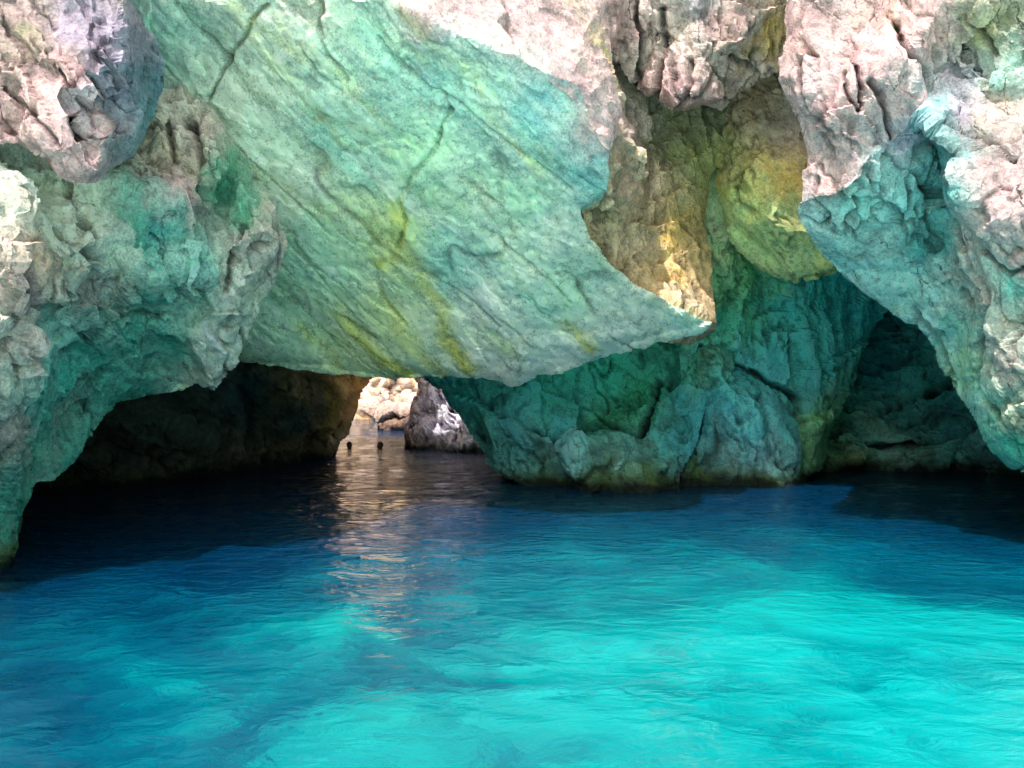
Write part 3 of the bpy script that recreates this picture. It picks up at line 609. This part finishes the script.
def make_water():
    ds = 1 / np.linspace(1 / 1.6, 1 / 130, 620); ts = np.linspace(-1.25, 1.25, 620)
    D, T = np.meshgrid(ds, ts, indexing='ij')
    x = (D * T).ravel(); y = D.ravel()
    v = np.c_[x, y, water_height(x, y) * np.clip(40 / y, .3, 1)]
    nr, nc = len(ds), len(ts)
    idx = np.arange(nr * nc).reshape(nr, nc)
    q = np.stack([idx[:-1, :-1], idx[:-1, 1:], idx[1:, 1:], idx[1:, :-1]], -1).reshape(-1, 4)
    n = len(v)
    R = 900.0
    ext = np.array([(-R, -R, 0), (R, -R, 0), (R, R, 0), (-R, R, 0)])
    v = np.concatenate([v, ext])
    a, b, c, d = idx[0, 0], idx[0, -1], idx[-1, -1], idx[-1, 0]
    tris = []
    for i in range(nc - 1): tris.append([n, idx[0, i + 1], idx[0, i]])
    tris.append([n, n + 1, b])
    for j in range(nr - 1): tris.append([n + 1, idx[j + 1, -1], idx[j, -1]])
    tris.append([n + 1, n + 2, c])
    for i in range(nc - 1): tris.append([n + 2, idx[-1, i], idx[-1, i + 1]])
    tris.append([n + 2, n + 3, d])
    for j in range(nr - 1): tris.append([n + 3, idx[j, 0], idx[j + 1, 0]])
    tris.append([n + 3, n, a])
    m, nt = nt_new('sea_water'); L = nt.links.new
    pos = N(nt, 'ShaderNodeNewGeometry').outputs['Position']
    mp = N(nt, 'ShaderNodeMapping'); mp.inputs['Scale'].default_value = (1, 1.5, 1); L(pos, mp.inputs['Vector'])
    wv = N(nt, 'ShaderNodeTexNoise', i_Scale=3.4, i_Detail=5.0, i_Roughness=.5, i_Distortion=.8); L(mp.outputs[0], wv.inputs['Vector'])
    wf = N(nt, 'ShaderNodeTexNoise', i_Scale=1.1, i_Detail=4.0, i_Roughness=.5, i_Distortion=1.6); L(mp.outputs[0], wf.inputs['Vector'])
    hm = N(nt, 'ShaderNodeMath', operation='MULTIPLY_ADD', i_1=.8); L(wv.outputs[0], hm.inputs[0]); L(wf.outputs[0], hm.inputs[2])
    bp = N(nt, 'ShaderNodeBump', i_Distance=.20); L(hm.outputs[0], bp.inputs['Height'])
    sp = N(nt, 'ShaderNodeSeparateXYZ'); L(pos, sp.inputs[0])
    mr = N(nt, 'ShaderNodeMapRange'); L(sp.outputs[1], mr.inputs[0])
    for k_, v_ in enumerate((7, 15, .13, .85)): mr.inputs[k_ + 1].default_value = v_
    L(mr.outputs[0], bp.inputs['Strength'])
    # the sea bed as seen through the moving surface: looked up where the bent ray would land
    sb = N(nt, 'ShaderNodeVectorMath', operation='MULTIPLY_ADD'); L(bp.outputs[0], sb.inputs[0]); sb.inputs[1].default_value = (1.3, 1.3, 0); L(pos, sb.inputs[2])
    bed = N(nt, 'ShaderNodeTexNoise', i_Scale=.42, i_Detail=7.0, i_Roughness=.6, i_Distortion=1.1); L(sb.outputs[0], bed.inputs['Vector'])
    # painted light and shade: bright at front right, dark left and in the cave
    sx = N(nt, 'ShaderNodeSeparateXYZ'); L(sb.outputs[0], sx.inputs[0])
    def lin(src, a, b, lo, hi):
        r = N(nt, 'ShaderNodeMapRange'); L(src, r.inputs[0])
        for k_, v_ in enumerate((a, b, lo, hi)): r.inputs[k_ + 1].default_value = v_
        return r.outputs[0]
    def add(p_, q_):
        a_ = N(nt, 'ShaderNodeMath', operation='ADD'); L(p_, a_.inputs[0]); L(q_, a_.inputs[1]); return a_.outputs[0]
    shade_ramp = add(add(lin(sx.outputs[0], -6.5, 1.6, .90, .06), lin(sx.outputs[0], 3.0, 10, 0, .45)), lin(sx.outputs[1], 7.0, 14.5, 0, .88))
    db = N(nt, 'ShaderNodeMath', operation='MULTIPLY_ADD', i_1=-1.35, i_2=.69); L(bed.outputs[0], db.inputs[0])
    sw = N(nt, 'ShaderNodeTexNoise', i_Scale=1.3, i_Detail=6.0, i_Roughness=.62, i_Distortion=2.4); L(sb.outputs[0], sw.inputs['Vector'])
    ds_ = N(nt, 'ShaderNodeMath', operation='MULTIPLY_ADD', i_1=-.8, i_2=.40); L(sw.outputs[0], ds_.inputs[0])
    da = add(add(shade_ramp, db.outputs[0]), ds_.outputs[0])
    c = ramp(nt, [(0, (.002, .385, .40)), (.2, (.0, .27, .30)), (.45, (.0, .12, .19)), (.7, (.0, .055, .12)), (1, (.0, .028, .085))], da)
    c = mixc(nt, 'MIX', lin(sx.outputs[1], 3.1, 4.2, 1, 0), c, (.60, .96, .82, 1))      # pale unseen zone added to bounce light onto the rock
    bs = N(nt, 'ShaderNodeBsdfPrincipled', i_Roughness=.04, i_IOR=1.5)
    bs.inputs['Specular IOR Level'].default_value = .7
    bs.inputs['Subsurface Weight'].default_value = .55; bs.inputs['Subsurface Radius'].default_value = (.2, .8, 1.1); bs.inputs['Subsurface Scale'].default_value = 1.3
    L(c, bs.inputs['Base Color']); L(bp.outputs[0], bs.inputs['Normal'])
    out = N(nt, 'ShaderNodeOutputMaterial'); L(bs.outputs[0], out.inputs[0])
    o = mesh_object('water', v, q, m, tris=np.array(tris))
    tag(o, kind='structure')
make_water()

# ------------------------------------------------------------------ swimmers
def plain(name, colr, rough=.6):
    m, nt = nt_new(name)
    n = N(nt, 'ShaderNodeTexNoise', i_Scale=30.0, i_Detail=4.0)
    tc = N(nt, 'ShaderNodeTexCoord'); nt.links.new(tc.outputs['Object'], n.inputs['Vector'])
    c = mixc(nt, 'MULTIPLY', .5, (*colr, 1), ramp(nt, [(.3, (.6, .6, .6)), (.7, (1.2, 1.2, 1.2))], n.outputs[0]))
    b = N(nt, 'ShaderNodeBsdfPrincipled', i_Roughness=rough); nt.links.new(c, b.inputs['Base Color'])
    o = N(nt, 'ShaderNodeOutputMaterial'); nt.links.new(b.outputs[0], o.inputs[0])
    return m

M_SKIN = plain('wet_skin', (.34, .19, .12), .4); M_HAIR = plain('wet_hair', (.02, .014, .01), .35); M_EYE = plain('eye_white', (.7, .7, .68), .2)

def sphere_grid(nu, nv):
    u = np.linspace(0, 2 * np.pi, nu, endpoint=False); w = np.linspace(0, np.pi, nv)
    U, W = np.meshgrid(u, w)
    p = np.stack([np.sin(W) * np.cos(U), np.sin(W) * np.sin(U), np.cos(W)], -1).reshape(-1, 3)
    i = np.arange(nu * nv).reshape(nv, nu)
    q = np.stack([i[:-1], i[1:], np.roll(i, -1, 1)[1:], np.roll(i, -1, 1)[:-1]], -1).reshape(-1, 4)
    return p, q

def bump_(p, c, r, a, d):
    g = np.exp(-((p - np.array(c)) ** 2).sum(1) / r ** 2)
    return a * g[:, None] * np.array(d)

def swimmer(x, y, rz, label):
    """head, neck and shoulders of someone treading water; looks along local -Y"""
    root = bpy.data.objects.new('person', None); COL.objects.link(root)
    root.location = (x, y, -.065); root.rotation_euler = (0, 0, rz); root.scale = (1.12, 1.12, 1.12)
    tag(root, label, 'person', 'swimmers in the opening')
    p, q = sphere_grid(72, 64)
    # one surface: head above, neck, shoulders and chest below
    t = (1 - p[:, 2]) / 2                       # 0 crown .. 1 bottom of chest
    zz = .25 - t * .80
    hr = np.interp(t, [0, .03, .08, .14, .19, .235, .26, .30, .34, .38, .45, .6, .85, 1], [0, .040, .068, .077, .074, .060, .052, .056, .11, .185, .20, .165, .155, 0])
    dr = np.interp(t, [0, .03, .08, .14, .19, .235, .26, .30, .34, .38, .45, .6, .85, 1], [0, .050, .086, .098, .094, .082, .060, .060, .075, .095, .115, .115, .105, 0])
    ang = np.arctan2(p[:, 1], p[:, 0])
    v = np.c_[hr * np.cos(ang), dr * np.sin(ang), zz]
    v += bump_(v, (0, -.10, .118), .016, .026, (0, -1, -.2))      # nose
    v += bump_(v, (0, -.09, .060), .026, .018, (0, -1, 0))        # chin
    v += bump_(v, (0, -.095, .085), .016, .008, (0, -1, 0))       # lips
    v += bump_(v, (.031, -.09, .140), .014, -.010, (0, -1, 0)) + bump_(v, (-.031, -.09, .140), .014, -.010, (0, -1, 0))
    v += bump_(v, (.078, .005, .125), .018, .018, (1, .3, 0)) + bump_(v, (-.078, .005, .125), .018, .018, (-1, .3, 0))
    mesh_object('body', v, q, M_SKIN, parent=root)
    for s in (-1, 1):
        e, eq = sphere_grid(14, 10)
        mesh_object('eye', e * .011 + np.array([s * .031, -.083, .140]), eq, M_EYE, parent=root)
    hp, hq = sphere_grid(48, 32)
    hv = hp * np.array([.084, .104, .098]) + np.array([0, .008, .158])
    front = smoothstep(-.02, -.07, hv[:, 1]) * smoothstep(.205, .165, hv[:, 2])
    low = smoothstep(.125, .07, hv[:, 2])
    hv[:, 1] += front * .075; hv[:, 0] *= 1 - .12 * np.maximum(front, low)
    hv += .004 * np.stack([fbm(hv * np.array([60, 60, 12]) + k, 3, 300 + k) for k in range(3)], 1)
    mesh_object('hair', hv, hq, M_HAIR, parent=root)
    return root

def at_water(px, py):
    d = CAMZ * F / (py - HY)
    return (px - CX) / F * d, d
x, y = at_water(349.5, 448.0); swimmer(x, y, .5, 'dark haired swimmer on the left, nearest the brown cave wall')
x, y = at_water(380.0, 448.0); swimmer(x, y, -.7, 'dark haired swimmer on the right, in front of the undercut boulder')

# ------------------------------------------------------------------ sky and sun
SUN_EL, SUN_AZ = math.radians(60), math.radians(-32)      # azimuth: from behind the camera, to the left
sd = Vector((math.sin(SUN_AZ) * math.cos(SUN_EL), -math.cos(SUN_AZ) * math.cos(SUN_EL), math.sin(SUN_EL)))
li = bpy.data.lights.new('sun', 'SUN'); li.energy = 5.0; li.angle = math.radians(.5); li.color = (1, .94, .90)
lo = bpy.data.objects.new('sun', li); COL.objects.link(lo)
lo.rotation_euler = (-sd).to_track_quat('-Z', 'Y').to_euler()
W = bpy.data.worlds.new('World'); SC.world = W; W.use_nodes = True
wn = W.node_tree; bg = wn.nodes['Background']
sk = wn.nodes.new('ShaderNodeTexSky'); sk.sky_type = 'NISHITA'; sk.sun_disc = False
sk.sun_elevation = SUN_EL; sk.air_density = 1.0; sk.dust_density = 8.0; sk.ozone_density = .3
sk.sun_rotation = math.atan2(sd.x, sd.y)
wn.links.new(sk.outputs[0], bg.inputs[0]); bg.inputs[1].default_value = .15

# ------------------------------------------------------------------ camera and render settings
cd = bpy.data.cameras.new('camera'); cam = bpy.data.objects.new('camera', cd); COL.objects.link(cam)
cd.sensor_width = 36; cd.lens = F / 1024 * 36; cd.clip_end = 2000; cd.clip_start = .05
cam.location = (0, 0, CAMZ); cam.rotation_euler = (math.radians(90), 0, 0)
SC.camera = cam
SC.view_settings.view_transform = 'Standard'; SC.view_settings.look = 'None'; SC.view_settings.exposure = 0
SC.cycles.use_denoising = True
SC.cycles.use_adaptive_sampling = True; SC.cycles.adaptive_threshold = .03
SC.cycles.max_bounces = 8; SC.cycles.diffuse_bounces = 6; SC.cycles.glossy_bounces = 4
SC.cycles.caustics_reflective = False; SC.cycles.caustics_refractive = False
SC.cycles.sample_clamp_indirect = 10
